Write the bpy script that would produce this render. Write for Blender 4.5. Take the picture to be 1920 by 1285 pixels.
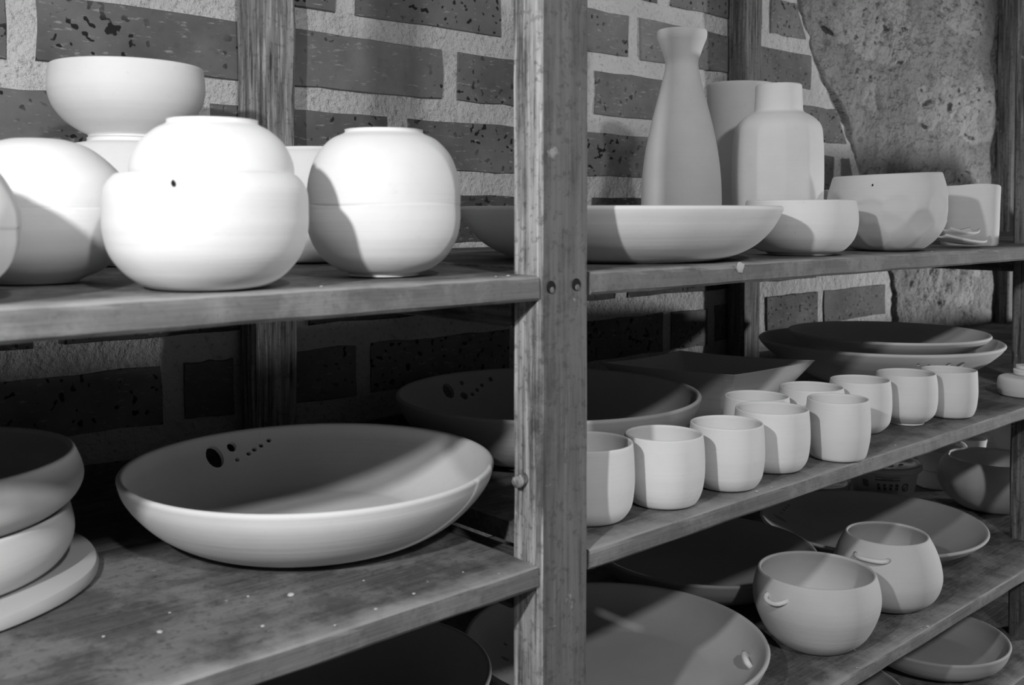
import bpy, bmesh, math, random
from mathutils import Vector, Matrix, noise
random.seed(11)
sc = bpy.context.scene
for o in list(bpy.data.objects): bpy.data.objects.remove(o, do_unlink=True)
R = math.radians
CZ = 1.30                                   # eye height above the floor
# ------------------------------------------------------------------ camera
FPX = 1900.0
cd = bpy.data.cameras.new('camera'); cam = bpy.data.objects.new('camera', cd)
sc.collection.objects.link(cam); sc.camera = cam
cd.sensor_width = 36; cd.lens = FPX / 1920 * 36; cd.clip_start = .02
PITCH, YAW = R(1.6), R(42.35)
cd.shift_y = -(642.5 - (398 + FPX * math.tan(PITCH))) / 1920
cam.location = (0, 0, CZ); cam.rotation_euler = (R(90) - PITCH, 0, -YAW)
cd.dof.use_dof = True; cd.dof.focus_distance = .95; cd.dof.aperture_fstop = 13
# ------------------------------------------------------------------ light
w = bpy.data.worlds.new('world'); sc.world = w; w.use_nodes = True
w.node_tree.nodes['Background'].inputs[0].default_value = (1, 1, 1, 1)
w.node_tree.nodes['Background'].inputs[1].default_value = .075
def spot(name, loc, target, power, size, angle, blend=.4):
    l = bpy.data.lights.new(name, 'SPOT'); l.energy = power; l.shadow_soft_size = size
    l.spot_size = R(angle); l.spot_blend = blend; l.color = (1, 1, 1)
    o = bpy.data.objects.new(name, l); sc.collection.objects.link(o)
    o.location = loc
    o.rotation_euler = (Vector(target) - Vector(loc)).to_track_quat('-Z', 'Y').to_euler()
    return o
spot('lamp_key', (-.20, .17, CZ + .20), (.5, .58, CZ - .03), 15.5, .012, 150)
spot('lamp_room', (2.75, -.20, CZ - .28), (.9, .6, CZ - .15), 72, .05, 90)
spot('added_front_fill', (-.15, -1.05, CZ + 1.05), (.6, .6, CZ - .15), 55, .05, 90)  # added unseen fill light, softens the dark left sides of the pots
vs = sc.view_settings
vs.view_transform = 'Standard'; vs.look = 'None'; vs.gamma = 1; vs.use_curve_mapping = False
vs.exposure = 0.0

# ------------------------------------------------------------------ materials
class NT:
    def __init__(s, name, rough=.85):
        s.m = bpy.data.materials.new(name); s.m.use_nodes = True
        s.t = s.m.node_tree; s.b = s.t.nodes['Principled BSDF']
        s.b.inputs['Roughness'].default_value = rough
        s.b.inputs['Specular IOR Level'].default_value = .25
    def n(s, typ, **k):
        x = s.t.nodes.new(typ)
        for a, v in k.items():
            if a in x.inputs: x.inputs[a].default_value = v
            else: setattr(x, a, v)
        return x
    def l(s, a, b): s.t.links.new(a, b)
    def coords(s, scale=(1, 1, 1), obj=True, rnd=False):
        tc = s.n('ShaderNodeTexCoord'); mp = s.n('ShaderNodeMapping'); mp.inputs['Scale'].default_value = scale
        src = tc.outputs['Object' if obj else 'Generated']
        if rnd:
            oi = s.n('ShaderNodeObjectInfo'); ad = s.n('ShaderNodeVectorMath', operation='MULTIPLY_ADD')
            cmb = s.n('ShaderNodeCombineXYZ')
            for i in range(3): s.l(oi.outputs['Random'], cmb.inputs[i])
            s.l(cmb.outputs[0], ad.inputs[0]); ad.inputs[1].default_value = (7, 11, 5); s.l(src, ad.inputs[2]); src = ad.outputs[0]
        s.l(src, mp.inputs[0]); return mp.outputs[0]
    def noise(s, vec, scale, detail=4, rough=.55):
        x = s.n('ShaderNodeTexNoise'); x.inputs['Scale'].default_value = scale; x.inputs['Detail'].default_value = detail
        x.inputs['Roughness'].default_value = rough; s.l(vec, x.inputs['Vector']); return x.outputs['Fac']
    def ramp(s, fac, stops):
        x = s.n('ShaderNodeValToRGB'); e = x.color_ramp.elements
        while len(e) < len(stops): e.new(.5)
        for i, (p, v) in enumerate(stops): e[i].position = p; e[i].color = (v, v, v, 1)
        s.l(fac, x.inputs[0]); return x.outputs[0]
    def mix(s, a, b, fac, mode='MIX'):
        x = s.n('ShaderNodeMix', data_type='RGBA', blend_type=mode)
        for i, v in ((0, fac), (6, a), (7, b)):
            if isinstance(v, (int, float)):
                x.inputs[i].default_value = v if i == 0 else (v, v, v, 1)
            else: s.l(v, x.inputs[i])
        return x.outputs[2]
    def col(s, c): s.l(c, s.b.inputs['Base Color'])
    def bump(s, h, strength=.4, dist=.001, chain=None):
        x = s.n('ShaderNodeBump'); x.inputs['Strength'].default_value = strength; x.inputs['Distance'].default_value = dist
        s.l(h, x.inputs['Height'])
        if chain: s.l(chain, x.inputs['Normal'])
        s.l(x.outputs[0], s.b.inputs['Normal']); return x.outputs[0]

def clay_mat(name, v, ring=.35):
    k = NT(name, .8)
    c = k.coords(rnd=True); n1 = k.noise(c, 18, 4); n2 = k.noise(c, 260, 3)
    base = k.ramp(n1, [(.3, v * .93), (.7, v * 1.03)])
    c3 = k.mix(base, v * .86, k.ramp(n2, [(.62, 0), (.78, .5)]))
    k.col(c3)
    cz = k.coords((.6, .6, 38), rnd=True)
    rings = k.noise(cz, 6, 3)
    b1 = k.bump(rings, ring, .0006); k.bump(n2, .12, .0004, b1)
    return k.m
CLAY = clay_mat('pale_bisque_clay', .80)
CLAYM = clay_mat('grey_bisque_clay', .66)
CLAYS = clay_mat('shade_darkened_clay', .50)  # clay tone lowered to deepen the shade inside the dishes
CLAYD = clay_mat('dark_grey_clay', .40)  # darkest clay tone; deepens the shade in the dish under the cups
CLAYR = clay_mat('rough_bat_clay', .50, .1)

def wood_mat(name, axis, lo, hi, dust, contrast=1.0, dusty=.5, edge=0):
    k = NT(name, .75)
    s = [14, 14, 14]; s[axis] = 1.1
    c = k.coords(tuple(s), rnd=True); g1 = k.noise(c, 6, 6, .6)
    s2 = [60, 60, 60]; s2[axis] = 2.4
    c2 = k.coords(tuple(s2), rnd=True); g2 = k.noise(c2, 5, 6, .6)
    cw = k.coords(rnd=True); blot = k.noise(cw, 17, 6, .68); fine = k.noise(cw, 170, 4, .7); speck = k.noise(cw, 75, 4, .6)
    base = k.ramp(g1, [(.36, lo), (.64, hi)])
    base = k.mix(base, lo * .35, k.ramp(g2, [(.36, .8 * contrast), (.47, 0)]))
    base = k.mix(base, hi * 1.5, k.ramp(g2, [(.52, 0), (.66, .75 * contrast)]))
    base = k.mix(base, dust, k.ramp(blot, [(.47, 0), (.60, dusty)]))
    base = k.mix(base, lo * .6, k.ramp(fine, [(.36, .5), (.46, 0)]))
    base = k.mix(base, .5, k.ramp(speck, [(.69, 0), (.74, .5)]))
    if edge:                                  # pale rubbed strip along the front arris
        tc = k.n('ShaderNodeTexCoord'); sp = k.n('ShaderNodeSeparateXYZ'); k.l(tc.outputs['Object'], sp.inputs[0])
        ad = k.n('ShaderNodeMath', operation='MULTIPLY_ADD'); k.l(k.noise(cw, 30, 5, .65), ad.inputs[0]); ad.inputs[1].default_value = .05; k.l(sp.outputs['Y'], ad.inputs[2])
        ge = k.n('ShaderNodeNewGeometry'); sn = k.n('ShaderNodeSeparateXYZ'); k.l(ge.outputs['True Normal'], sn.inputs[0])
        wear = k.mix(0, k.ramp(ad.outputs[0], [(.026, .85), (.046, 0)]), k.ramp(sn.outputs['Z'], [(.1, .25), (.4, 1)]))
        base = k.mix(base, edge, wear)
    k.col(base)
    b = k.bump(g2, .6, .0012); b = k.bump(fine, .3, .0006, b); k.bump(blot, .25, .002, b)
    return k.m
W_X = wood_mat('worn_shelf_wood', 0, .08, .13, .23, .45, .75, edge=.36)
W_Z = wood_mat('worn_post_wood', 2, .10, .17, .19, .55)
W_ZR = wood_mat('grained_post_wood', 2, .15, .33, .30, 1.3, .3)
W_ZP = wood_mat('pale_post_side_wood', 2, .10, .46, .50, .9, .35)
W_Y = wood_mat('worn_rail_wood', 1, .06, .13, .15)
W_ZD = wood_mat('dark_post_wood', 2, .08, .20, .16, 1.2)

def brick_mat(name, lo, hi):
    k = NT(name, .9)
    c = k.coords(rnd=True); n = k.noise(c, 14, 5, .6); cs = k.coords((25, 25, 110), rnd=True); st = k.noise(cs, 3, 4, .65)
    base = k.ramp(n, [(.3, lo), (.72, hi)])
    base = k.mix(base, .42, k.ramp(st, [(.60, 0), (.68, .6)]))
    pm = k.ramp(k.noise(c, 150, 1, .3), [(.64, 0), (.68, 1)]); pn = k.ramp(k.noise(c, 9, 2), [(.42, .1), (.55, 1)])
    pits = k.mix(0, pm, pn); base = k.mix(base, .02, pits); k.col(base)
    b = k.bump(pits, -.6, .0015); k.bump(n, .4, .002, b); return k.m
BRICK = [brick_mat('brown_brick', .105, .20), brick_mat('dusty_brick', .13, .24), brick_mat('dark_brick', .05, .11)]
def mortar_mat():
    k = NT('rough_mortar', .95); c = k.coords(); a = k.noise(c, 9, 5); f = k.noise(c, 210, 4, .7); g = k.noise(c, 60, 4)
    base = k.ramp(a, [(.3, .52), (.7, .66)]); base = k.mix(base, .26, k.ramp(f, [(.56, 0), (.68, .7)])); k.col(base)
    b = k.bump(f, .9, .0035); k.bump(g, .8, .006, b); return k.m
MORTAR = mortar_mat()
def stone_mat(name, lo, hi, pits):
    k = NT(name, .95); c = k.coords(rnd=True); a = k.noise(c, 12, 6, .65); f = k.noise(c, 120, 4, .7)
    base = k.ramp(a, [(.3, lo), (.7, hi)])
    ck = k.coords((1.0, 1, 1.6), rnd=True); p = k.noise(ck, 42, 3, .5)
    base = k.mix(base, .04, k.ramp(p, [(.33, pits), (.40, 0)])); base = k.mix(base, hi * .55, k.ramp(f, [(.58, 0), (.7, .5)])); k.col(base)
    b = k.bump(p, 1.0, .016); b = k.bump(f, .8, .004, b); k.bump(a, .8, .014, b); return k.m
PLASTER = stone_mat('lime_plaster', .18, .28, .4)
STONE = stone_mat('pitted_stone', .24, .36, .95)
def plain(name, v, rough=.6, spec=.3, alpha=None, trans=0):
    k = NT(name, rough); k.b.inputs['Specular IOR Level'].default_value = spec
    c = k.coords(rnd=True); k.col(k.ramp(k.noise(c, 30, 3), [(.3, v * .92), (.7, v * 1.06)]))
    if trans: k.b.inputs['Transmission Weight'].default_value = trans
    return k.m
HOLE = plain('dark_bore', .012, .9)
TUB = plain('translucent_plastic', .85, .3, .5, trans=.05)
LIDM = plain('clear_lid_plastic', .7, .22, .5, trans=.2)
INK = plain('dark_print', .05, .5)
INK2 = plain('grey_print', .2, .5)
FLOORM = plain('concrete_floor', .16, .8)
CHALK = plain('white_clay_smear', .55, .9)

# ------------------------------------------------------------------ helpers
def link(o, parent=None):
    sc.collection.objects.link(o)
    if parent is not None: o.parent = parent
    return o
def tag(o, label, cat, group=None, kind=None):
    o['label'] = label; o['category'] = cat
    if group: o['group'] = group
    if kind: o['kind'] = kind
    return o
def from_bm(name, bm, mat, parent=None, loc=(0, 0, 0), smooth=True):
    me = bpy.data.meshes.new(name); bm.normal_update(); bm.to_mesh(me); bm.free()
    for p in me.polygons: p.use_smooth = smooth
    me.materials.append(mat)
    o = bpy.data.objects.new(name, me); o.location = loc
    return link(o, parent)
def empty(name, loc):
    o = bpy.data.objects.new(name, None); o.location = loc; o.empty_display_size = .05; return link(o)
def catmull(pts, n=6):
    out = []; P = [pts[0]] + list(pts) + [pts[-1]]
    for i in range(1, len(P) - 2):
        a, b, c, d = P[i - 1], P[i], P[i + 1], P[i + 2]
        for k in range(n):
            t = k / n
            out.append(tuple(.5 * (2 * b[j] + (c[j] - a[j]) * t + (2 * a[j] - 5 * b[j] + 4 * c[j] - d[j]) * t * t + (3 * b[j] - a[j] - 3 * c[j] + d[j]) * t ** 3) for j in (0, 1)))
    out.append(tuple(pts[-1])); return out
def shell(pts, t, n=6, floor=None):
    """closed half section of a thrown pot: base centre, outside, rounded rim, inside, floor centre"""
    out = catmull(pts, n); floor = floor or t * 1.15
    inner = []
    for i, p in enumerate(out):
        a = out[max(0, i - 1)]; b = out[min(len(out) - 1, i + 1)]
        dx, dy = b[0] - a[0], b[1] - a[1]; L = math.hypot(dx, dy) or 1
        q = (p[0] - dy / L * t, p[1] + dx / L * t)
        if q[1] >= floor and q[0] > .001: inner.append(q)
    top = out[-1]; it = inner[-1]; mx, my = (top[0] + it[0]) / 2, (top[1] + it[1]) / 2
    a = out[-2]; dx, dy = top[0] - a[0], top[1] - a[1]; L = math.hypot(dx, dy); dx /= L; dy /= L
    rim = []
    for k in range(1, 5):
        an = math.pi * k / 5
        rx, ry = top[0] - mx, top[1] - my
        rim.append((mx + rx * math.cos(an) + dx * t * .5 * math.sin(an), my + ry * math.cos(an) + dy * t * .5 * math.sin(an)))
    ins = list(reversed(inner))
    rf = max(ins[-1][0] - .002, .002)
    return [(0, .0012), (max(out[0][0] - .004, .001), .0012), (max(out[0][0] - .0015, .001), 0)] + out + rim + ins + [(rf, floor), (rf * .5, floor * .97), (0, floor * .95)]
def lathe_bm(sec, seg=72, mod=None):
    bm = bmesh.new(); rings = []
    for r, h in sec:
        if r < 1e-6: rings.append([bm.verts.new((0, 0, h))]); continue
        ring = []
        for i in range(seg):
            a = 2 * math.pi * i / seg; rr, hh = r, h
            if mod: rr, hh = mod(a, r, h)
            ring.append(bm.verts.new((rr * math.cos(a), rr * math.sin(a), hh)))
        rings.append(ring)
    for A, B in zip(rings, rings[1:]):
        for i in range(seg):
            j = (i + 1) % seg
            if len(A) == 1 and len(B) == 1: continue
            if len(A) == 1: f = (A[0], B[j], B[i])
            elif len(B) == 1: f = (A[i], A[j], B[0])
            else: f = (A[i], A[j], B[j], B[i])
            bm.faces.new(f)
    bmesh.ops.recalc_face_normals(bm, faces=bm.faces[:])
    return bm
def wob(seed, amp, hmax, k2=2):
    """slight out-of-round and warped rim of hand-thrown ware"""
    rnd = random.Random(seed); p1, p2, p3 = [rnd.uniform(0, 6.28) for _ in range(3)]
    def f(a, r, h):
        s = max(0, h / hmax)
        return r * (1 + amp * s * (math.sin(k2 * a + p1) + .5 * math.sin(3 * a + p2))), h + amp * hmax * .6 * s * s * math.sin(2 * a + p3)
    return f
SZ = {1: CZ - .040, 2: CZ - .228, 3: CZ - .422, 4: CZ - .549}
count = [0]
def pot(name, shelf, x, y, pts, t, label, cat, mat=CLAY, group=None, dz=0, flip=0, mod=None, amp=.006, seg=72, rot=0, tilt=None):
    """a one-piece vessel; flip = height: stands upside down"""
    count[0] += 1; hmax = pts[-1][1]
    bm = lathe_bm(shell(pts, t), seg, mod or wob(count[0], amp, hmax))
    if flip:
        bmesh.ops.transform(bm, matrix=Matrix.Translation((0, 0, flip)) @ Matrix.Rotation(math.pi, 4, 'X'), verts=bm.verts[:])
    o = from_bm(name, bm, mat, loc=(x, y, (SZ[shelf] if isinstance(shelf, int) else shelf) + dz + .0004))
    o.rotation_euler = (tilt[0] if tilt else 0, tilt[1] if tilt else 0, rot)
    return tag(o, label, cat, group)
def bevel_box(bm, x0, x1, y0, y1, z0, z1, b=.002, seg=2, jit=0):
    v = bmesh.ops.create_cube(bm, size=1)['verts']
    for q in v:
        q.co = Vector(((x0, x1)[q.co.x > 0], (y0, y1)[q.co.y > 0], (z0, z1)[q.co.z > 0]))
        if jit: q.co += Vector([random.uniform(-jit, jit) for _ in range(3)])
    e = list({e for q in v for e in q.link_edges})
    if b: bmesh.ops.bevel(bm, geom=e, offset=b, segments=seg, affect='EDGES', profile=.6)
def tube_bm(path, rad, seg=10, caps=True):
    bm = bmesh.new(); rings = []; P = [Vector(p) for p in path]
    for i, p in enumerate(P):
        d = (P[min(i + 1, len(P) - 1)] - P[max(i - 1, 0)]).normalized()
        u = d.orthogonal().normalized() if i == 0 else (u - d * u.dot(d)).normalized()
        v = d.cross(u); r = rad[i] if isinstance(rad, (list, tuple)) else rad
        rings.append([bm.verts.new(p + (u * math.cos(6.28318 * k / seg) + v * math.sin(6.28318 * k / seg)) * r) for k in range(seg)])
    for A, B in zip(rings, rings[1:]):
        for k in range(seg): bm.faces.new((A[k], A[(k + 1) % seg], B[(k + 1) % seg], B[k]))
    if caps: bm.faces.new(rings[0][::-1]); bm.faces.new(rings[-1])
    bmesh.ops.recalc_face_normals(bm, faces=bm.faces[:]); return bm
def pierce(o, holes):
    """cut real holes through a vessel wall; holes = (azimuth deg, height, radius from axis, tilt-in, rx, rz)"""
    bm = bmesh.new()
    for az, h, r, rx, rz in holes:
        a = R(az); d = Vector((math.cos(a), math.sin(a), -.75)).normalized()
        c = Vector((math.cos(a) * r, math.sin(a) * r, h))
        q = d.to_track_quat('Z', 'Y').to_matrix().to_4x4()
        m = Matrix.Translation(c) @ q @ Matrix.Diagonal((rx, rz, .012, 1))
        bmesh.ops.create_cone(bm, cap_ends=True, segments=18, radius1=1, radius2=1, depth=2, matrix=m)
    me = bpy.data.meshes.new('cut'); bm.to_mesh(me); bm.free()
    c = bpy.data.objects.new('cut', me); sc.collection.objects.link(c); c.location = o.location; c.rotation_euler = o.rotation_euler
    md = o.modifiers.new('b', 'BOOLEAN'); md.object = c; md.operation = 'DIFFERENCE'; md.solver = 'EXACT'
    bpy.context.view_layer.update()
    ev = o.evaluated_get(bpy.context.evaluated_depsgraph_get()); nm = bpy.data.meshes.new_from_object(ev)
    o.modifiers.clear(); old = o.data; o.data = nm; nm.name = o.name
    bpy.data.objects.remove(c, do_unlink=True); bpy.data.meshes.remove(old)
    for p in nm.polygons: p.use_smooth = True
    md = None
    try: nm.set_sharp_from_angle(angle=R(40))
    except Exception: pass

# ------------------------------------------------------------------ setting
YW = .882
bm = bmesh.new(); bevel_box(bm, -1.6, 3.4, -2.2, YW + .2, -.05, 0, 0)
o = from_bm('floor', bm, FLOORM, smooth=False); o['kind'] = 'structure'; o['label'] = 'grey concrete floor below the shelves'
# brick wall: mortar bed with every brick proud of it
bm = bmesh.new(); nx, nz = 150, 90
X0, X1, Z0, Z1 = -.9, 1.80, .55, 1.95
g = [[bm.verts.new((X0 + (X1 - X0) * i / nx, YW + .0018 * noise.noise(Vector((i * .9, j * .9, 3))), Z0 + (Z1 - Z0) * j / nz)) for j in range(nz + 1)] for i in range(nx + 1)]
for i in range(nx):
    for j in range(nz): bm.faces.new((g[i][j], g[i + 1][j], g[i + 1][j + 1], g[i][j + 1]))
bk = [bm.verts.new(p) for p in ((X0, YW + .15, Z0), (X1, YW + .15, Z0), (X1, YW + .15, Z1), (X0, YW + .15, Z1))]
bm.faces.new(bk)
bm.faces.new([g[i][nz] for i in range(nx + 1)] + [bk[2], bk[3]])
bm.faces.new([g[0][j] for j in range(nz + 1)] + [bk[3], bk[0]])
bevel_box(bm, X0, X1, YW + .002, YW + .15, 0, Z0, 0)
wall = from_bm('wall_back', bm, MORTAR); wall['kind'] = 'structure'; wall['label'] = 'rough mortared brick wall behind the shelving'
rows = [  # top, bottom (relative to eye height), bricks (x0, x1[, slant of the right end])
    (.415, .360, [(-.02, .20), (.225, .445), (.47, .69), (.715, .935), (.96, 1.18), (1.205, 1.395)]),
    (.335, .281, [(-.09, .13), (.155, .375), (.40, .60), (.622, .84), (.862, 1.068), (1.096, 1.312), (1.335, 1.404, .03)]),
    (.256, .202, [(-.14, .08), (.105, .31), (.335, .562), (.585, .786), (.807, 1.008), (1.031, 1.25), (1.272, 1.449)]),
    (.179, .124, [(.03, .252), (.275, .485), (.51, .699), (.72, .92), (.945, 1.16), (1.183, 1.36), (1.383, 1.528, .033)]),
    (.1005, .0455, [(-.05, .17), (.19, .402), (.425, .625), (.651, .85), (.873, 1.08), (1.10, 1.31), (1.333, 1.52), (1.547, 1.570, .018)]),
    (.0193, -.035, [(-.02, .20), (.222, .43), (.452, .675), (.70, .915), (.94, 1.165), (1.19, 1.40), (1.425, 1.60)]),
    (-.058, -.112, [(.05, .27), (.295, .505), (.53, .75), (.77, .985), (1.01, 1.23), (1.255, 1.47), (1.495, 1.66)]),
    (-.1375, -.190, [(-.08, .135), (.158, .378), (.399, .447), (.468, .584), (.602, .80), (.822, 1.082), (1.099, 1.181), (1.20, 1.305), (1.33, 1.475), (1.495, 1.70)]),
    (-.217, -.271, [(.03, .25), (.275, .49), (.515, .73), (.755, .97), (.995, 1.21), (1.235, 1.45), (1.475, 1.66)]),
    (-.297, -.351, [(-.07, .14), (.165, .38), (.405, .62), (.645, .86), (.885, 1.10), (1.125, 1.34), (1.365, 1.58)]),
    (-.377, -.431, [(.03, .25), (.275, .49), (.515, .73), (.755, .97), (.995, 1.21), (1.235, 1.45), (1.475, 1.66)]),
    (-.457, -.511, [(.30, .51), (.535, .75), (.775, .99), (1.015, 1.23), (1.255, 1.47), (1.495, 1.66)]),
]
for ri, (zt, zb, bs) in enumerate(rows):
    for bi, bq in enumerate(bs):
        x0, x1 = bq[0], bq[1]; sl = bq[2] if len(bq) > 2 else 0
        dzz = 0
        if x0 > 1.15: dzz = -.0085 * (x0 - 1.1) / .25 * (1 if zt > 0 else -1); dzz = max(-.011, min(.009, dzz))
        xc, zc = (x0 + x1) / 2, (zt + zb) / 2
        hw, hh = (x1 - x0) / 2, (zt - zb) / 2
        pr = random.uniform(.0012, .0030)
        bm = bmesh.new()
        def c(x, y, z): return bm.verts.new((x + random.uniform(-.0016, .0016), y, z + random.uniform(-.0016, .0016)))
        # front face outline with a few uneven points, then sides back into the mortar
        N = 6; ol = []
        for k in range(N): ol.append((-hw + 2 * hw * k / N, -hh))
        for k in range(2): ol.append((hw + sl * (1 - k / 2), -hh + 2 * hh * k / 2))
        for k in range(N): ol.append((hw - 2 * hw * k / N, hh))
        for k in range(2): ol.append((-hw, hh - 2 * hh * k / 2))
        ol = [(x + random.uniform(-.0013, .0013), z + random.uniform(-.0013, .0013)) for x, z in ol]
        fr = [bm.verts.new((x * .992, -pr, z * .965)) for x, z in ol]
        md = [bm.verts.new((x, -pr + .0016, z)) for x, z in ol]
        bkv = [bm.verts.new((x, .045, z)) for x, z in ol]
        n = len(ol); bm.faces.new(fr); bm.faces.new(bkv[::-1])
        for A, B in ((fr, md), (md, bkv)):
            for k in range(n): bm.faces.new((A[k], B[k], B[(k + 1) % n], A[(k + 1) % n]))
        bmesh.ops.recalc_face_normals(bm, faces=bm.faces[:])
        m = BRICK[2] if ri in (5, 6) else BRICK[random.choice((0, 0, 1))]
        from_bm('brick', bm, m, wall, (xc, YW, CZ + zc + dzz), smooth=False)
# rubble-stone part of the wall to the right
def bnd(z):                                  # left limit of the stonework at height z (relative)
    pts = [(-1.3, 1.72), (-.19, 1.725), (-.12, 1.715), (-.05, 1.66), (.03, 1.615), (.062, 1.60), (.113, 1.570), (.162, 1.532), (.214, 1.478), (.269, 1.436), (.334, 1.40), (.7, 1.25)]
    for (a, x), (b, y) in zip(pts, pts[1:]):
        if a <= z <= b: return x + (y - x) * (z - a) / (b - a)
    return pts[0][1] if z < -1.3 else pts[-1][1]
bm = bmesh.new(); nx, nz = 150, 170; zs = [-.75 + 1.4 * j / nz for j in range(nz + 1)]
g = []
for i in range(nx + 1):
    col = []
    for z in zs:
        xb = bnd(z) + .010 * noise.noise(Vector((0, 7, z * 30))) + .007 * noise.noise(Vector((3, 7, z * 110))); x = xb + (3.3 - xb) * (i / nx) ** 1.5
        n1 = noise.fractal(Vector((x * 9, 1.3, z * 9)), 1.0, 2.0, 5); e = min(1, i / 5)
        col.append(bm.verts.new((x, YW + .004 - e * (.011 + .011 * n1) + (1 - e) * .02, CZ + z)))
    g.append(col)
for i in range(nx):
    for j in range(nz): bm.faces.new((g[i][j], g[i + 1][j], g[i + 1][j + 1], g[i][j + 1]))
# body of the wall behind the face
lo = [g[i][0] for i in range(0, nx + 1)]; hi = [g[i][nz] for i in range(nx + 1)]
bevel_box(bm, 1.80, 3.3, YW + .06, YW + .15, 0, CZ + .65, 0)
bevel_box(bm, 1.70, 3.3, YW + .01, YW + .15, 0, CZ - .75, 0)
sw = from_bm('wall_right', bm, PLASTER); sw['kind'] = 'structure'; sw['label'] = 'lime-plastered rubble stone wall beside the bricks'
def stone(xc, zc, hw, hh, th, seed, slant=0):
    bm = bmesh.new(); nu, nv = 46, 34; g = []
    for i in range(nu + 1):
        col = []
        for j in range(nv + 1):
            u, v = -1 + 2 * i / nu, -1 + 2 * j / nv
            # squircle outline with ragged edge
            f = (abs(u) ** 3.2 + abs(v) ** 3.2) ** (1 / 3.2)
            rag = 1 + .13 * noise.noise(Vector((u * 2.2 + seed, v * 2.2, seed))) + .05 * noise.noise(Vector((u * 8 + seed, v * 8, seed)))
            x = u * hw * rag + slant * v * hh; z = v * hh * rag
            prof = max(0, 1 - f ** 5)
            nn = noise.fractal(Vector((x * 22 + seed, seed, z * 22)), .9, 2.1, 5)
            col.append(bm.verts.new((x, .012 - prof ** .6 * (th + .012) - .010 * nn * prof, z)))
        g.append(col)
    for i in range(nu):
        for j in range(nv): bm.faces.new((g[i][j], g[i + 1][j], g[i + 1][j + 1], g[i][j + 1]))
    rim = [g[i][0] for i in range(nu)] + [g[nu][j] for j in range(nv)] + [g[i][nv] for i in range(nu, 0, -1)] + [g[0][j] for j in range(nv, 0, -1)]
    b2 = [bm.verts.new((q.co.x, .03, q.co.z)) for q in rim]; n = len(rim)
    for k in range(n): bm.faces.new((rim[k], b2[k], b2[(k + 1) % n], rim[(k + 1) % n]))
    bm.faces.new(b2)
    bmesh.ops.recalc_face_normals(bm, faces=bm.faces[:])
    from_bm('stone', bm, STONE, sw, (xc, YW, CZ + zc))
stone(1.64, .325, .20, .075, .010, 1.1, -.3)
stone(1.99, .215, .235, .085, .012, 2.3)
stone(2.00, .395, .12, .06, .010, 6.2)
stone(1.88, .035, .24, .055, .012, 3.7)
stone(1.97, -.135, .20, .062, .010, 4.9)
stone(2.45, .10, .16, .09, .012, 5.5)
stone(1.625, .21, .045, .06, .008, 8.8, -.4)

# ------------------------------------------------------------------ shelving unit
YF = .467                                     # front plane of the shelving
unit = empty('shelving_unit', (0, YF, 0)); tag(unit, 'worn dark timber shelving unit with square posts and open board shelves', 'shelving')
def board(x0, x1, zt, th, y0=YF, y1=.879, mat=W_X, worn=.0016, seed=0):
    bm = bmesh.new(); nx = max(8, int((x1 - x0) / .012)); prof = []
    # section: rounded, worn front arris
    sec = [(y1, 0), (y0 + .10, 0), (y0 + .03, 0), (y0 + .004, 0), (y0 + .0014, -.0004), (y0 + .0003, -.0014), (y0, -.004), (y0, -th + .002), (y0 + .002, -th), (y1, -th)]
    rings = []
    for i in range(nx + 1):
        x = x0 + (x1 - x0) * i / nx; ring = []
        for k, (y, z) in enumerate(sec):
            nn = noise.noise(Vector((x * 22, k * .35 + seed, seed * 3.1)))
            dy = dz = 0
            if 3 <= k <= 6: dz = -abs(nn) * worn * (1 if k < 6 else .3); dy = abs(nn) * worn * .7
            if k in (7, 8): dy = nn * .0008; dz = nn * .0006
            ring.append(bm.verts.new((x, y + dy - YF, zt + z + dz)))
        rings.append(ring)
    n = len(sec)
    for A, B in zip(rings, rings[1:]):
        for k in range(n): bm.faces.new((A[k], B[k], B[(k + 1) % n], A[(k + 1) % n]))
    bm.faces.new(rings[0][::-1]); bm.faces.new(rings[-1])
    bmesh.ops.recalc_face_normals(bm, faces=bm.faces[:])
    o = from_bm('shelf_board', bm, mat, unit)
    o.data.set_sharp_from_angle(angle=R(28)); return o
board(-.75, .4495, SZ[1] - .0005, .0165, seed=1)
board(.4985, 2.25, SZ[1], .0160, seed=2)
board(-.75, .4490, SZ[2], .0155, seed=3)
board(.4975, 2.25, SZ[2], .0150, seed=4)
board(-.75, .4495, SZ[3], .0155, seed=5)
board(.4975, 2.25, SZ[3], .0150, seed=6)
board(-.75, .4495, SZ[4], .0155, seed=7)
board(.4975, 2.25, SZ[4], .0155, seed=8)
def post(x0, x1, y0, y1, mat=W_Z, top=1.95, seed=0, wav=.0008, lean=0, side=None):
    bm = bmesh.new(); nz = 90; b = .003; rings = []
    sec = [(x0 + b, y0), (x1 - b, y0), (x1, y0 + b), (x1, y1 - b), (x1 - b, y1), (x0 + b, y1), (x0, y1 - b), (x0, y0 + b)]
    for j in range(nz + 1):
        z = top * j / nz
        rings.append([bm.verts.new((x + wav * noise.noise(Vector((z * 14, k * .6, seed))) + lean * (z - CZ), y - YF + wav * noise.noise(Vector((z * 14, k * .6, seed + 9))), z)) for k, (x, y) in enumerate(sec)])
    for A, B in zip(rings, rings[1:]):
        for k in range(8): bm.faces.new((A[k], A[(k + 1) % 8], B[(k + 1) % 8], B[k]))
    bm.faces.new(rings[0][::-1]); bm.faces.new(rings[-1])
    bmesh.ops.recalc_face_normals(bm, faces=bm.faces[:])
    o = from_bm('post', bm, mat, unit)
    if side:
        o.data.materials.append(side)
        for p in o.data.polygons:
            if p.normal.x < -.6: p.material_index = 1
    o.data.set_sharp_from_angle(angle=R(30)); return o
fp = post(.4500, .4965, YF, .4945, W_Z, seed=1, side=W_ZP)
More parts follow.
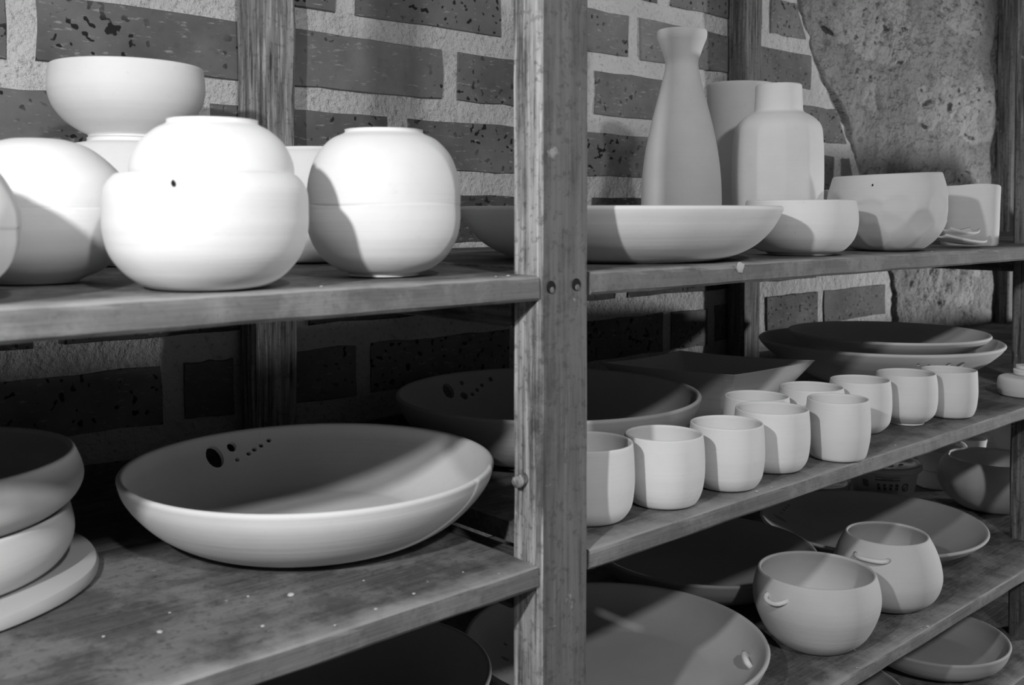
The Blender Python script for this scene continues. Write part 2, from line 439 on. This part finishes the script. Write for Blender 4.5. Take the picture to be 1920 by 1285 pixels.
post(.4500, .4965, .847, .8755, W_ZR, seed=2, wav=.0015)
post(1.2205, 1.264, .847, .8765, W_ZD, seed=3)
post(1.355, 1.40, .505, .53, W_ZD, seed=4)
post(2.15, 2.196, .847, .8765, W_ZD, seed=5)
post(-.42, -.374, YF, .4945, W_Z, seed=6)
post(-.42, -.374, .847, .8755, W_ZD, seed=7)
for s in (1, 2, 3, 4):                        # cross rails carrying the boards between front and rear posts
    for x in (.4535, -.4165, 1.36):
        bm = bmesh.new(); y0 = .4945 if x < 1 else .53
        bevel_box(bm, x - .0036, x + .0446, y0 - YF, .879 - YF, SZ[s] - .0165 - .020, SZ[s] - (.0015 if s == 1 and x < 1 else .0175), .001)  # top rails raised to seal a slot between boards that leaked light
        o = from_bm('rail', bm, W_Y, unit, smooth=False)
for px, pz in ((.4600, -.0486), (.4835, -.0480)):          # countersunk screw holes in the front post
    for k, (r, d, m) in enumerate(((.0042, .0008, HOLE),)):
        bm = bmesh.new(); bmesh.ops.create_cone(bm, cap_ends=True, segments=20, radius1=r, radius2=r * .8, depth=d, matrix=Matrix.Rotation(R(90), 4, 'X'))
        h = from_bm('screw_hole', bm, m, fp, (px, -.0003, CZ + pz), smooth=False); h['label'] = 'dark countersunk screw hole'
        bm = bmesh.new(); bmesh.ops.create_uvsphere(bm, u_segments=14, v_segments=8, radius=.0022, matrix=Matrix.Diagonal((1, .3, 1, 1)))
        from_bm('screw_head', bm, W_ZD, h, (.0002, -.0003, -.0019))
bm = tube_bm([(.4515, .0150, CZ - .1745), (.4475, .0155, CZ - .1755), (.4440, .0160, CZ - .1765), (.4428, .0161, CZ - .1768)], [.0042, .0042, .0042, .003], 14)
p = from_bm('peg', bm, W_ZP, fp); p['label'] = 'short wooden dowel peg'
# clay crumbs stuck to the boards
def crumb(x, y, z, r, flat=.35, parent=unit):
    r *= .62; bm = bmesh.new(); bmesh.ops.create_icosphere(bm, subdivisions=2, radius=r)
    for v in bm.verts: v.co = v.co * (1 + .8 * noise.noise(v.co * 260 + Vector((x * 90, y * 70, 0)))); v.co.z *= flat
    return from_bm('clay_crumb', bm, CHALK, parent, (x, y - YF, z))
for x, y, r in ((.305, .53, .0030), (.36, .482, .0012), (.33, .478, .0014), (.30, .474, .0012), (.405, .490, .0010), (.27, .50, .0016), (.225, .53, .0030), (.24, .552, .0018), (.285, .545, .0014), (.35, .52, .0012), (.20, .545, .0016), (.42, .473, .0011)):
    crumb(x, y, SZ[2] + .0003, r)
for x, y, r in ((.70, .472, .0022), (.72, .471, .0016), (.94, .475, .0016)): crumb(x, y, SZ[2] + .0003, r)
for x, y, r in ((1.0, .469, .0028), (.99, .471, .0018), (1.07, .469, .0014), (.86, .47, .0014)): crumb(x, y, SZ[3] + .0003, r)
for x, y, r in ((.425, .470, .0018), (.415, .470, .0013), (.29, .470, .0014), (1.0, .469, .0018)): crumb(x, y, SZ[1] + .0002, r)
o = crumb(.668, YF - .0003, SZ[1] - .0035, .0074, 1); o.scale = (1, .22, .9)

# ------------------------------------------------------------------ pots
def px(ppm, vb, pts): return [(a / ppm, (vb - b) / ppm) for a, b in pts]
def invert(pts, H): return [(r, H - h) for r, h in reversed(pts)]
GU = 'pale bisque bowls stacked on the top shelf'
# pair behind the far left edge
pA = [(.028, 0), (.032, .002), (.0445, .012), (.0505, .023), (.052, .033)]
pot('bowl', 1, .0962, .507, pA, .004, 'lower bowl of the stack cut off by the left edge of the picture', 'bowl')
pot('bowl', 1, .0962, .507, [(.020, 0), (.0225, .0025), (.034, .0085), (.0445, .0195), (.0510, .033), (.0518, .042)], .004, 'upturned upper bowl of the stack cut off by the left picture edge', 'bowl', dz=.0335, flip=.042)
# second stack from the left
b = px(3296, 530, [(70, 530), (78, 524), (112, 508), (142, 478), (157, 440), (160, 408), (159, 392)])
pot('bowl', 1, .1885, .6055, b, .004, 'lower bowl of the stack half hidden behind the large two-part bowl, in shadow', 'bowl')
h1 = (390 - 263) / 3296
pot('bowl', 1, .1885, .6055, [(.010, 0), (.016, .0006), (.027, .0045), (.0375, .0125), (.0455, .022), (.048, .032), (.0482, h1)], .004, 'smooth domed upturned bowl second from the left on the top shelf', 'bowl', dz=(530 - 390.5) / 3296, flip=h1)
# big front pair
b = px(3533, 539, [(98, 539), (118, 532), (146, 512), (172, 478), (184, 436), (185.5, 400), (184, 365), (177, 345), (164, 330)])
LB = pot('bowl', 1, .2424, .5052, b, .0042, 'largest rounded bowl at the front of the top shelf with a small dark nick', 'bowl')
bm = bmesh.new(); bmesh.ops.create_icosphere(bm, subdivisions=2, radius=.0016)
for v in bm.verts: v.co = v.co * (1 + .5 * noise.noise(v.co * 700)); v.co.x *= .7
a = R(-133); rr = .0520
nk = from_bm('nick', bm, HOLE, LB, (rr * math.cos(a), rr * math.sin(a), .0535)); nk.scale = (1, .5, 1.1); nk['label'] = 'small dark nick in the clay'
hu = (331 - 226) / 3533
pot('bowl', 1, .2465, .5070, [(.0235, 0), (.0240, .0022), (.030, .0055), (.0365, .0115), (.0405, .0185), (.0423, .0245), (.0424, hu)], .004, 'upturned bowl with foot ring sitting on the largest front bowl', 'bowl', dz=(539 - 331.5) / 3533, flip=hu)
# matched pair next to the post
b = px(2972, 517, [(64, 517), (66, 512), (88, 504), (116, 482), (135, 450), (142, 418), (142, 385)])
pot('bowl', 1, .3703, .5256, b, .0038, 'lower half of the closed bowl pair standing nearest the front post', 'bowl')
hu = (384 - 246) / 2972
pot('bowl', 1, .3703, .5256, [(.0245, 0), (.0250, .0022), (.0335, .0065), (.0415, .0155), (.0458, .0265), (.0476, .0365), (.0478, hu)], .0038, 'upturned upper half of the closed bowl pair nearest the front post', 'bowl', dz=(517 - 384.6) / 2972, flip=hu)
# tall stack at the back by the wall
b = px(2473, 497, [(62, 497), (70, 492), (108, 476), (138, 440), (148, 400), (148, 380)])
pot('bowl', 1, .3020, .7610, b, .004, 'bottom bowl of the rear stack against the brick wall, mostly hidden', 'bowl')
h1 = (379 - 262) / 2473
pot('bowl', 1, .3020, .7610, [(.0290, 0), (.0298, .003), (.040, .0055), (.050, .016), (.057, .031), (.0598, h1)], .004, 'upturned middle bowl carrying the open bowl in the rear stack', 'bowl', dz=(497 - 379.3) / 2473, flip=h1)
b = px(2473, 262, [(70, 262), (70, 257), (84, 250), (108, 233), (128, 208), (137, 182), (138, 160), (135, 133)])
pot('bowl', SZ[1] + (497 - 261.6) / 2473, .3020, .7610, b, .0035, 'open bowl on top of the rear stack, tallest against the bricks', 'bowl')
# pot in the gap between the two front pairs
pot('pot', 1, .427, .7164, [(.028, 0), (.034, .004), (.042, .03), (.043, .06), (.040, .082), (.0405, .0885)], .0035, 'plain pot glimpsed between the two closed bowl pairs', 'pot')
# --- top shelf, right of the post
pot('dish', 1, .650, .578, [(.085, 0), (.098, .004), (.114, .0125), (.1265, .0245), (.1335, .036), (.136, .0415)], .0045, 'wide shallow dish passing behind the front post on the top shelf', 'dish', amp=.003, seg=110)
pot('bowl', 1, .8385, .5195, px(2001, 478, [(58, 478), (62, 474), (80, 468), (97, 448), (104, 423), (104, 400), (100, 379)]), .0035, 'small smooth bowl just right of the wide dish on the top shelf', 'bowl')
def facets(rows_, seed):
    rnd = random.Random(seed); cs = []
    for h0, n, ph in rows_:
        for i in range(n): cs.append((6.28318 * (i + ph) / n + rnd.uniform(-.1, .1), h0 + rnd.uniform(-.004, .004), rnd.uniform(.0012, .0026)))
    def f(a, r, h):
        # scooped knife facets on the outside
        d = 0
        for ca, ch, dep in cs:
            da = (a - ca + math.pi) % (2 * math.pi) - math.pi
            q = (da * .055 / .015) ** 2 + ((h - ch) / .013) ** 2
            if q < 1: d = max(d, dep * (1 - q) ** .6)
        return r - d, h + (.0022 * math.cos(a + .65) if h > .05 else 0)
    return f
ft = facets([(.014, 11, 0), (.030, 11, .5), (.045, 10, .2)], 5)
tb = pot('tea_bowl', 1, .998, .5167, px(1801, 470, [(48, 470), (70, 463), (93, 442), (106, 410), (109, 388), (105, 360), (97, 331)]), .004, 'greyer tea bowl with scooped facets and slanting rim on the top shelf', 'bowl', mat=CLAYM, mod=ft, seg=140)
bm = bmesh.new(); bmesh.ops.create_icosphere(bm, subdivisions=2, radius=.0013, matrix=Matrix.Diagonal((1, .5, 1, 1)))
a = R(-166); nk = from_bm('nick', bm, HOLE, tb, (.0571 * math.cos(a), .0571 * math.sin(a), .0665)); nk['label'] = 'small dark speck near the rim'
# slab-built squared cup
def slab_cup(x, y):
    bm = bmesh.new(); N = 96; H = .0715; rings = []
    def outline(s, a):
        c, q = math.cos(a), math.sin(a); n = 3.6
        r = 1 / ((abs(c) ** n + abs(q) ** n) ** (1 / n)); return s * r * c, s * r * q
    def ring(s, z, warp=0):
        out = []
        for i in range(N):
            a = 6.28318 * i / N; X, Y = outline(s, a)
            out.append(bm.verts.new((X * 1.02, Y * .92, z + warp * .0022 * math.sin(2 * a + .9))))
        return out
    for s, z, wv in ((.034, 0, 0), (.0352, .002, 0), (.0362, .02, 0), (.0368, .05, .3), (.0374, H - .001, 1), (.0369, H, 1), (.0348, H, 1), (.0343, H - .001, 1), (.0335, .02, 0), (.032, .004, 0)):
        rings.append(ring(s, z, wv))
    for A, B in zip(rings, rings[1:]):
        for i in range(N): bm.faces.new((A[i], A[(i + 1) % N], B[(i + 1) % N], B[i]))
    bm.faces.new(rings[0][::-1]); bm.faces.new(rings[-1])
    bmesh.ops.recalc_face_normals(bm, faces=bm.faces[:])
    o = from_bm('slab_cup', bm, CLAY, loc=(x, y, SZ[1])); o.rotation_euler.z = R(24); o.data.set_sharp_from_angle(angle=R(50))
    return tag(o, 'square-cornered slab cup at the right end of the top shelf', 'cup')
slab_cup(1.250, .540)
# two leaf-shaped little trays lying against the slab cup
def leaf(x, y, z, L, Wd, rot, tilt, lift, label):
    bm = bmesh.new(); nu, nv = 22, 12; T = .0022; top = []; bot = []
    for i in range(nu + 1):
        u = i / nu; rt, rb = [], []
        for j in range(nv + 1):
            v = -1 + 2 * j / nv; wd = Wd * (math.sin(math.pi * (.06 + .88 * u)) ** .6)
            X = (u - .5) * L; Y = v * wd * .5; Z = lift * (abs(2 * u - 1) ** 2.2 * .8 + v * v * .55)
            rt.append(bm.verts.new((X, Y, Z + T))); rb.append(bm.verts.new((X, Y, Z)))
        top.append(rt); bot.append(rb)
    for i in range(nu):
        for j in range(nv):
            bm.faces.new((top[i][j], top[i + 1][j], top[i + 1][j + 1], top[i][j + 1])); bm.faces.new((bot[i][j], bot[i][j + 1], bot[i + 1][j + 1], bot[i + 1][j]))
        for j, s in ((0, 1), (nv, -1)):
            q = (top[i][j], bot[i][j], bot[i + 1][j], top[i + 1][j]); bm.faces.new(q if s > 0 else q[::-1])
    for i in (0, nu):
        for j in range(nv): bm.faces.new((top[i][j], top[i][j + 1], bot[i][j + 1], bot[i][j]))
    bmesh.ops.recalc_face_normals(bm, faces=bm.faces[:])
    o = from_bm('leaf_tray', bm, CLAY, loc=(x, y, z)); o.rotation_euler = (tilt[0], tilt[1], rot)
    return tag(o, label, 'tray', 'little leaf trays by the slab cup')
leaf(1.130, .497, SZ[1] + .0042, .080, .036, R(-8), (0, R(5)), .005, 'lower of two thin leaf-shaped trays in front of the slab cup')
leaf(1.135, .500, SZ[1] + .0132, .060, .030, R(-6), (R(2), R(1)), .006, 'upper of two thin leaf-shaped trays in front of the slab cup')
# bottles
pot('bottle', 1, .880, .692, px(1720, 467, [(66, 467), (71, 455), (74, 420), (74.5, 375), (72.5, 330), (67, 285), (58, 240), (48, 200), (38, 162), (32, 135), (30.5, 122), (33, 110), (40, 90), (45.5, 76), (46.5, 67), (46, 63)]), .004, 'tall sake bottle with narrow waist and flared lip', 'bottle', amp=.001)
def oct_facet(n, ph, hmax, amt):
    def f(a, r, h):
        if h > hmax: return r, h
        s = min(1, (hmax - h) / .018); k = (a + ph) % (2 * math.pi / n) - math.pi / n
        return r * (1 - s + s * (math.cos(math.pi / n) / math.cos(k) * (1 - amt) + amt)), h
    return f
pot('bottle', 1, .985, .6387, px(1672, 465, [(70, 465), (77, 455), (82, 420), (85, 350), (84.5, 290), (82, 255), (76, 236), (62, 222), (48, 214), (44.5, 209), (44, 200), (43, 185), (42.5, 170), (42, 164)]), .004, 'stout faceted bottle with short straight neck beside the sake bottle', 'bottle', mod=oct_facet(11, .15, (465 - 232) / 1672, .25), seg=132)
pot('vase', 1, 1.073, .7515, px(1486, 457, [(50, 457), (54, 450), (55, 380), (57, 290), (60, 210), (62, 163)]), .0035, 'plain tapering cylinder vase behind the two bottles', 'vase', amp=.002, dz=.0006)
pot('cup', 1, 1.150, .640, [(.026, 0), (.029, .003), (.0325, .03), (.033, .0655)], .003, 'cup almost hidden between the faceted bottle and the tea bowl', 'cup')

# --- middle shelf, left bay
bm = lathe_bm([(0, 0), (.104, 0), (.107, .0015), (.1075, .005), (.106, .008), (.1045, .0086), (.06, .0084), (0, .0084)], 96, lambda a, r, h: (r * (1 + .006 * math.sin(3 * a + 1) + .004 * math.sin(7 * a)), h + (.0006 * math.sin(5 * a) if h > .004 else 0)))
o = from_bm('throwing_bat', bm, CLAYR, loc=(.137, .690, SZ[2] + .0004)); o.data.set_sharp_from_angle(angle=R(40))
tag(o, 'round clay throwing bat under the two stacked bowls at lower left', 'board')
zb = SZ[2] + .0090
pot('bowl', zb, .137, .692, [(.078, 0), (.086, .003), (.0925, .012), (.094, .022), (.0915, .0345)], .004, 'lower of two straight-sided bowls stacked on the clay bat', 'bowl', mat=CLAYM, amp=.002, seg=110)
pot('bowl', zb, .137, .692, [(.074, 0), (.084, .0025), (.095, .0105), (.0995, .0195), (.0985, .028), (.0945, .0375)], .004, 'upper of two straight-sided bowls stacked on the clay bat', 'bowl', mat=CLAYM, dz=.0318, amp=.002, seg=110)
m2 = pot('dish', 2, .381, .632, [(.078, 0), (.092, .004), (.108, .0135), (.1205, .0255), (.1285, .0370), (.1315, .0465)], .0042, 'large open dish with seven round holes in its rim, left of the post', 'dish', mat=CLAY, amp=.002, seg=120)
pierce(m2, [(97.6, .0298, .1245, .0075, .0096), (89.6, .0349, .1275, .0040, .0042), (88.9, .0249, .1215, .0019, .0019), (83.7, .0281, .1235, .0020, .0020), (81.1, .0305, .125, .0020, .0020), (78.2, .033, .1262, .0020, .0020), (75.0, .0363, .128, .0020, .0020)])
m3 = pot('dish', 2, .6832, .6978, [(.085, 0), (.100, .004), (.119, .0145), (.134, .0285), (.143, .0425), (.1465, .0525)], .0042, 'large open dish with pierced holes standing behind the front post', 'dish', mat=CLAYS, amp=.002, seg=120)
pierce(m3, [(96.3, .0367, .1385, .0075, .0085), (87.3, .0421, .142, .0026, .0026), (88.5, .0298, .134, .0046, .0046), (83.6, .0302, .1345, .0024, .0024), (80.3, .0337, .137, .0022, .0022), (77.2, .0378, .1393, .0024, .0024), (72.3, .0428, .1425, .0028, .0028)])
# --- middle shelf, right bay: the small cups
def cup_pts(Rr, H, belly=1.05, base=.70, foot=0):
    p = [(base * Rr, 0), ((base + .12) * Rr, .035 * H), (.965 * Rr, .17 * H), (1.03 * Rr * belly / 1.05, .36 * H), (belly * Rr, .55 * H), (1.035 * Rr * belly / 1.05, .80 * H), (Rr, H)]
    if foot: p = [(base * Rr, 0), (base * Rr, .03 * H)] + [(r, h * .965 + .035 * H) for r, h in p[1:]]
    return p
GC = 'small pale cups lined up on the middle shelf'
cups = [(.5475, .5177, .0345, .0560, 1.04, .70, 0, 'front-row cup partly hidden by the front post'),
        (.6206, .5040, .0305, .0536, 1.05, .72, 0, 'front-row cup second from the front post'),
        (.6971, .4995, .0299, .0521, 1.045, .70, 0, 'front-row cup third from the front post'),
        (.7752, .5072, .0318, .0527, 1.045, .70, 0, 'front-row cup fourth from the front post'),
        (.8545, .4880, .0279, .0540, 1.05, .76, 0, 'front-row cup fifth from the post with a straight dividing shadow'),
        (.8280, .5586, .0302, .0504, 1.05, .68, 0, 'cup behind the fourth front-row cup, showing only its rim'),
        (.9045, .5460, .0310, .0520, 1.06, .66, 0, 'cup behind the fifth front-row cup, nearest the square dish corner'),
        (.9760, .5325, .0300, .0530, 1.06, .62, 0, 'round-bottomed cup third from the right end of the cups'),
        (1.0521, .5204, .0304, .0534, 1.07, .62, 1, 'cup with a small foot ring, second from the right end'),
        (1.1242, .5064, .0294, .0506, 1.035, .74, 0, 'rightmost small cup, in front of the stacked wide bowls')]
for i, (x, y, r, h, be, ba, f, lab) in enumerate(cups):
    pot('cup', 2, x, y, cup_pts(r, h, be, ba, f), .0022, lab, 'cup', group=GC, amp=.008 if i in (4,) else .004, seg=64)
# square flared dish
def square_dish():
    zt = .0600; C = [(.831, .765), (.975, .768), (1.024, .613), (.867, .611)]; cx = sum(p[0] for p in C) / 4; cy = sum(p[1] for p in C) / 4
    bm = bmesh.new(); per = 14
    def loop(scale, z, sag, rnd):
        out = []
        for k in range(4):
            a, b = C[k], C[(k + 1) % 4]
            for i in range(per):
                t = i / per; m = 4 * t * (1 - t)
                x = a[0] + (b[0] - a[0]) * t; y = a[1] + (b[1] - a[1]) * t
                s = scale * (1 - rnd * (1 - m) ** 6) * (1 - .018 * m * (1 if sag else 0))
                out.append(bm.verts.new(((x - cx) * s, (y - cy) * s, z - sag * m)))
        return out
    L = [loop(.56, 0, 0, .10), loop(.60, .002, 0, .10), loop(.72, .020, .0005, .06), loop(.86, .040, .002, .03), loop(.985, zt - .001, .0016, .0), loop(.995, zt, .0016, 0), loop(.955, zt, .0016, 0), loop(.94, zt - .002, .0016, 0), loop(.82, .040, .002, .03), loop(.68, .021, .0005, .06), loop(.54, .006, 0, .10)]
    n = len(L[0])
    for A, B in zip(L, L[1:]):
        for k in range(n): bm.faces.new((A[k], A[(k + 1) % n], B[(k + 1) % n], B[k]))
    bm.faces.new(L[0][::-1]); bm.faces.new(L[-1]); bmesh.ops.recalc_face_normals(bm, faces=bm.faces[:])
    o = from_bm('square_dish', bm, CLAYM, loc=(cx, cy, SZ[2] + .0004)); o.data.set_sharp_from_angle(angle=R(45))
    tag(o, 'square flaring dish with pointed corners behind the small cups', 'dish')
square_dish()
m5 = pot('bowl', 2, 1.248, .6563, [(.058, 0), (.066, .003), (.094, .0155), (.124, .033), (.143, .048), (.1516, .0578)], .0045, 'lower of two wide nested bowls at right, with holes in its side', 'bowl', mat=CLAYM, amp=.002, seg=120)
pierce(m5, [(-134, .0490, .1435, .0022, .0022), (-129.0, .0475, .1425, .0022, .0022), (-119.0, .0480, .1430, .0036, .0036), (-111.5, .0455, .1405, .0060, .0072)])
pot('bowl', 2, 1.2569, .6490, [(.050, 0), (.060, .0028), (.084, .0125), (.106, .0235), (.119, .032), (.125, .0378)], .004, 'upper of two wide nested bowls at right on the middle shelf', 'bowl', mat=CLAYM, dz=.0305, amp=.002, seg=110)
# lidded round box by the right post
rb = empty('round_box', (1.315, .4985, SZ[2] + .0004)); tag(rb, 'small round box with stacked lids by the right post', 'box')
from_bm('box_body', lathe_bm(catmull([(0, 0), (.024, 0), (.0285, .004), (.030, .012), (.0292, .020), (.026, .0235), (.018, .0245), (0, .0245)], 4), 60), CLAYM, rb)
from_bm('lid', lathe_bm(catmull([(0, 0), (.012, 0), (.0165, .0015), (.0175, .005), (.0165, .008), (0, .0085)], 4), 48), CLAY, rb, (.006, -.004, .0243))
from_bm('lid_knob', lathe_bm(catmull([(0, 0), (.013, 0), (.0145, .0012), (.0145, .0032), (.0135, .0042), (0, .0042)], 4), 48), CLAY, rb, (.008, -.003, .0328))

# --- lower shelf
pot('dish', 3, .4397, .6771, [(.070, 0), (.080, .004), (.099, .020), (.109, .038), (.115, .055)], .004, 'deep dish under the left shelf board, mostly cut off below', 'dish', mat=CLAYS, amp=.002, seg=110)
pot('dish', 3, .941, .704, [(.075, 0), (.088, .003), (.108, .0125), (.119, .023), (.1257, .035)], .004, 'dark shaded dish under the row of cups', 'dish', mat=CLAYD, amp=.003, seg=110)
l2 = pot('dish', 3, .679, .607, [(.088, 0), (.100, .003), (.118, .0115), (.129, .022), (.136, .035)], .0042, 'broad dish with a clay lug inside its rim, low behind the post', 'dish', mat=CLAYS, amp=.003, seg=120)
pierce(l2, [(139.3, .0075, .1005, .0030, .0036), (125.5, .0085, .1010, .0030, .0036), (113.2, .0105, .110, .0018, .0018)])
bm = tube_bm([(0, -.0105, .0), (0, -.0095, .0045), (0, -.004, .0062), (0, .004, .0062), (0, .0095, .0045), (0, .0105, 0)], [.0026, .0028, .0028, .0028, .0028, .0026], 12)
q = from_bm('lug', bm, CLAY, l2, (.1195 * math.cos(R(-47)), .1195 * math.sin(R(-47)), .0188)); q.rotation_euler = (0, R(-38), R(-47)); q['label'] = 'pale clay lug'
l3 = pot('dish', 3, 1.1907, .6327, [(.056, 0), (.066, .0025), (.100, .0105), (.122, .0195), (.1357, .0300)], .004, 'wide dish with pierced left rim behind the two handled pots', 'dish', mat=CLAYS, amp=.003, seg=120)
pierce(l3, [(111.7, .0172, .1175, .0050, .0090), (102.0, .0190, .1205, .0026, .0026), (96.5, .0200, .122, .0022, .0022), (92.0, .021, .1235, .0020, .0020), (88.0, .022, .1250, .0020, .0020)])
def strap(parent, az, h, r, half, out, rad=.0026, drop=0):
    """small loop handle lying across the shoulder"""
    pts = []
    for k in range(11):
        t = -1 + 2 * k / 10; a = R(az) + t * half / r; rr = r - .0025 + (out + .0025) * (1 - abs(t) ** 4)
        pts.append((rr * math.cos(a), rr * math.sin(a), h - drop * (1 - t * t)))
    bm = tube_bm(pts, [rad * (1.15 if k in (0, 10) else 1) for k in range(11)], 12)
    o = from_bm('handle', bm, CLAY, parent); o['label'] = 'small clay loop handle'; return o
l4 = pot('pot', 3, .883, .526, [(.030, 0), (.036, .002), (.049, .014), (.0580, .033), (.0605, .047), (.0590, .060), (.0558, .0705)], .0032, 'nearest rounded pot with a small loop handle on the lower shelf', 'pot', mat=CLAYM, amp=.003, seg=96)
strap(l4, -187, .0570, .0598, .0125, .0062, .0022, .004)
l5 = pot('pot', 3, 1.030, .529, [(.030, 0), (.036, .0018), (.0495, .012), (.0560, .028), (.0552, .044), (.0500, .061), (.0428, .0746)], .003, 'narrow-mouthed pot with flat loop handle behind the nearest pot', 'pot', mat=CLAYM, amp=.003, seg=96)
strap(l5, -171, .0610, .0505, .0185, .0062, .0024, .0)
# lobed pot by the right post
lob = lambda a, r, h: (r * (1 - .030 * abs(math.cos(4.5 * a + .8)) ** 5 * min(1, h / .02)), h)
pot('pot', 3, 1.478, .600, px(1310, 951, [(46, 951), (62, 946), (84, 928), (97, 905), (98, 885), (91, 868), (80, 857)]), .0032, 'melon-lobed round pot half hidden by the right post', 'pot', mat=CLAYM, mod=lob, seg=140)
# flared jug with a ring handle
jug = empty('jug', (1.530, .706, SZ[3] + .0004)); tag(jug, 'flared jug with a ring handle behind the lobed pot', 'jug')
from_bm('body', lathe_bm(shell([(.028, 0), (.0305, .002), (.0305, .012), (.0285, .022), (.0265, .0265), (.0285, .0282), (.0275, .030), (.0280, .040), (.0320, .050), (.0385, .0575)], .0026), 72), CLAYM, jug)
pts = [(.034 + .013 * math.sin(t), 0, .046 + .012 * (1 - math.cos(t)) - .004) for t in [math.pi * k / 12 for k in range(13)]]
q = from_bm('handle', tube_bm(pts, .0024, 10), CLAY, jug); q.rotation_euler.z = R(-38)
pot('cup', 3, 1.684, .720, [(.016, 0), (.018, .002), (.0215, .02), (.0225, .035), (.0245, .047)], .0022, 'small cup farthest back behind the jug', 'cup', mat=CLAYM)
pot('jar', 3, 1.81, .700, [(.022, 0), (.03, .006), (.038, .03), (.037, .055), (.028, .072), (.018, .078)], .003, 'grey jar behind the right post', 'jar', mat=CLAYD)
# plastic tub with print
tub = empty('plastic_tub', (1.388, .720, SZ[3] + .0004)); tag(tub, 'printed plastic food tub with clear lid under the shelf board', 'tub')
def tr(h): return .0395 + .0095 * h / .050
from_bm('tub_body', lathe_bm([(0, 0), (.037, 0), (.0395, .002), (.049, .050), (.0505, .0505), (.0505, .052), (.048, .052), (.038, .004), (0, .003)], 72), TUB, tub)
lid = from_bm('lid', lathe_bm([(0, .057), (.040, .057), (.043, .0595), (.0505, .0595), (.0535, .058), (.0540, .052), (.0530, .0508), (.0518, .0518), (.0512, .0565), (.043, .0575), (.0405, .0555), (0, .0555)], 72), LIDM, tub)
def wrap(name, rects, mat, off=.0004):
    bm = bmesh.new()
    for a0, a1, h0, h1 in rects:
        n = max(2, int(abs(a1 - a0) / 4)); prev = None
        for k in range(n + 1):
            a = R(a0 + (a1 - a0) * k / n); cur = []
            for h in (h0, h1):
                r = tr(h) + off; cur.append(bm.verts.new((r * math.cos(a), r * math.sin(a), h)))
            if prev: bm.faces.new((prev[0], cur[0], cur[1], prev[1]))
            prev = cur
    return from_bm(name, bm, mat, tub)
A0 = -190                                     # towards the front left of the bay
wrap('printed_band', [(A0 + 25, A0 + 66, .0462, .0474), (A0 + 36, A0 + 54, .0440, .0450), (A0 + 25, A0 + 66, .0415, .0435), (A0 + 26, A0 + 64, .0262, .0270), (A0 + 26, A0 + 64, .0238, .0244)], INK2)
gl = []
rg = random.Random(4)
for k in range(4):                            # four columns of two dense characters
    a = A0 + 28 + k * 10
    for h in (.0362, .0312):
        for s in range(3): gl.append((a, a + rg.uniform(4.5, 6.2), h - s * .0014, h - s * .0014 + .0008))
        for s in range(2): b_ = a + rg.uniform(.5, 5); gl.append((b_, b_ + 1.1, h - .0032, h + .0010))
wrap('lettering', gl, INK, .0006)
wrap('printed_panel', [(A0 + 2, A0 + 13, .0300, .0405), (A0 - 1, A0 + 18, .0120, .0185), (A0 + 26, A0 + 62, .0100, .0205)], INK2)
bm = bmesh.new(); ca = R(A0 + 78); ch = .0315; ringv = []
for k in range(25):
    t = 6.28318 * k / 24; row = []
    for rr in (.0042, .0054):
        h = ch + rr * math.sin(t) * 1.1; a = ca + rr * math.cos(t) / .046; r = tr(h) + .0006; row.append(bm.verts.new((r * math.cos(a), r * math.sin(a), h)))
    ringv.append(row)
for A, B in zip(ringv, ringv[1:]): bm.faces.new((A[0], B[0], B[1], A[1]))
sl = []
for s in (-.0016, .0016):
    for e in (-1, 1):
        h = ch + e * .0036; a = ca + (e * .003 + s * .5) / .046; r = tr(h) + .0006; sl.append(bm.verts.new((r * math.cos(a), r * math.sin(a), h)))
bm.faces.new((sl[0], sl[1], sl[3], sl[2]))
from_bm('emblem', bm, INK, tub)
bm = bmesh.new()
for x, y, s in ((-.012, -.018, .0050), (.006, -.024, .0045), (.014, -.008, .005), (-.022, -.004, .004)):
    bevel_box(bm, x - s, x + s, y - s * .45, y + s * .45, .0571, .0574, 0)
from_bm('lid_print', bm, INK, lid, smooth=False)
t2 = empty('clear_tub', (1.316, .780, SZ[3] + .0004)); tag(t2, 'low clear tub beside the printed tub, under the shelf edge', 'tub')
from_bm('tub_body', lathe_bm([(0, 0), (.034, 0), (.036, .002), (.0405, .026), (.0385, .026), (.0345, .003), (0, .0025)], 60), TUB, t2)
from_bm('lid', lathe_bm([(0, .0275), (.033, .0275), (.035, .030), (.0415, .030), (.0425, .0285), (.0425, .025), (.0415, .0245), (.0410, .0262), (0, .0265)], 60), LIDM, t2)
# --- bottom shelf
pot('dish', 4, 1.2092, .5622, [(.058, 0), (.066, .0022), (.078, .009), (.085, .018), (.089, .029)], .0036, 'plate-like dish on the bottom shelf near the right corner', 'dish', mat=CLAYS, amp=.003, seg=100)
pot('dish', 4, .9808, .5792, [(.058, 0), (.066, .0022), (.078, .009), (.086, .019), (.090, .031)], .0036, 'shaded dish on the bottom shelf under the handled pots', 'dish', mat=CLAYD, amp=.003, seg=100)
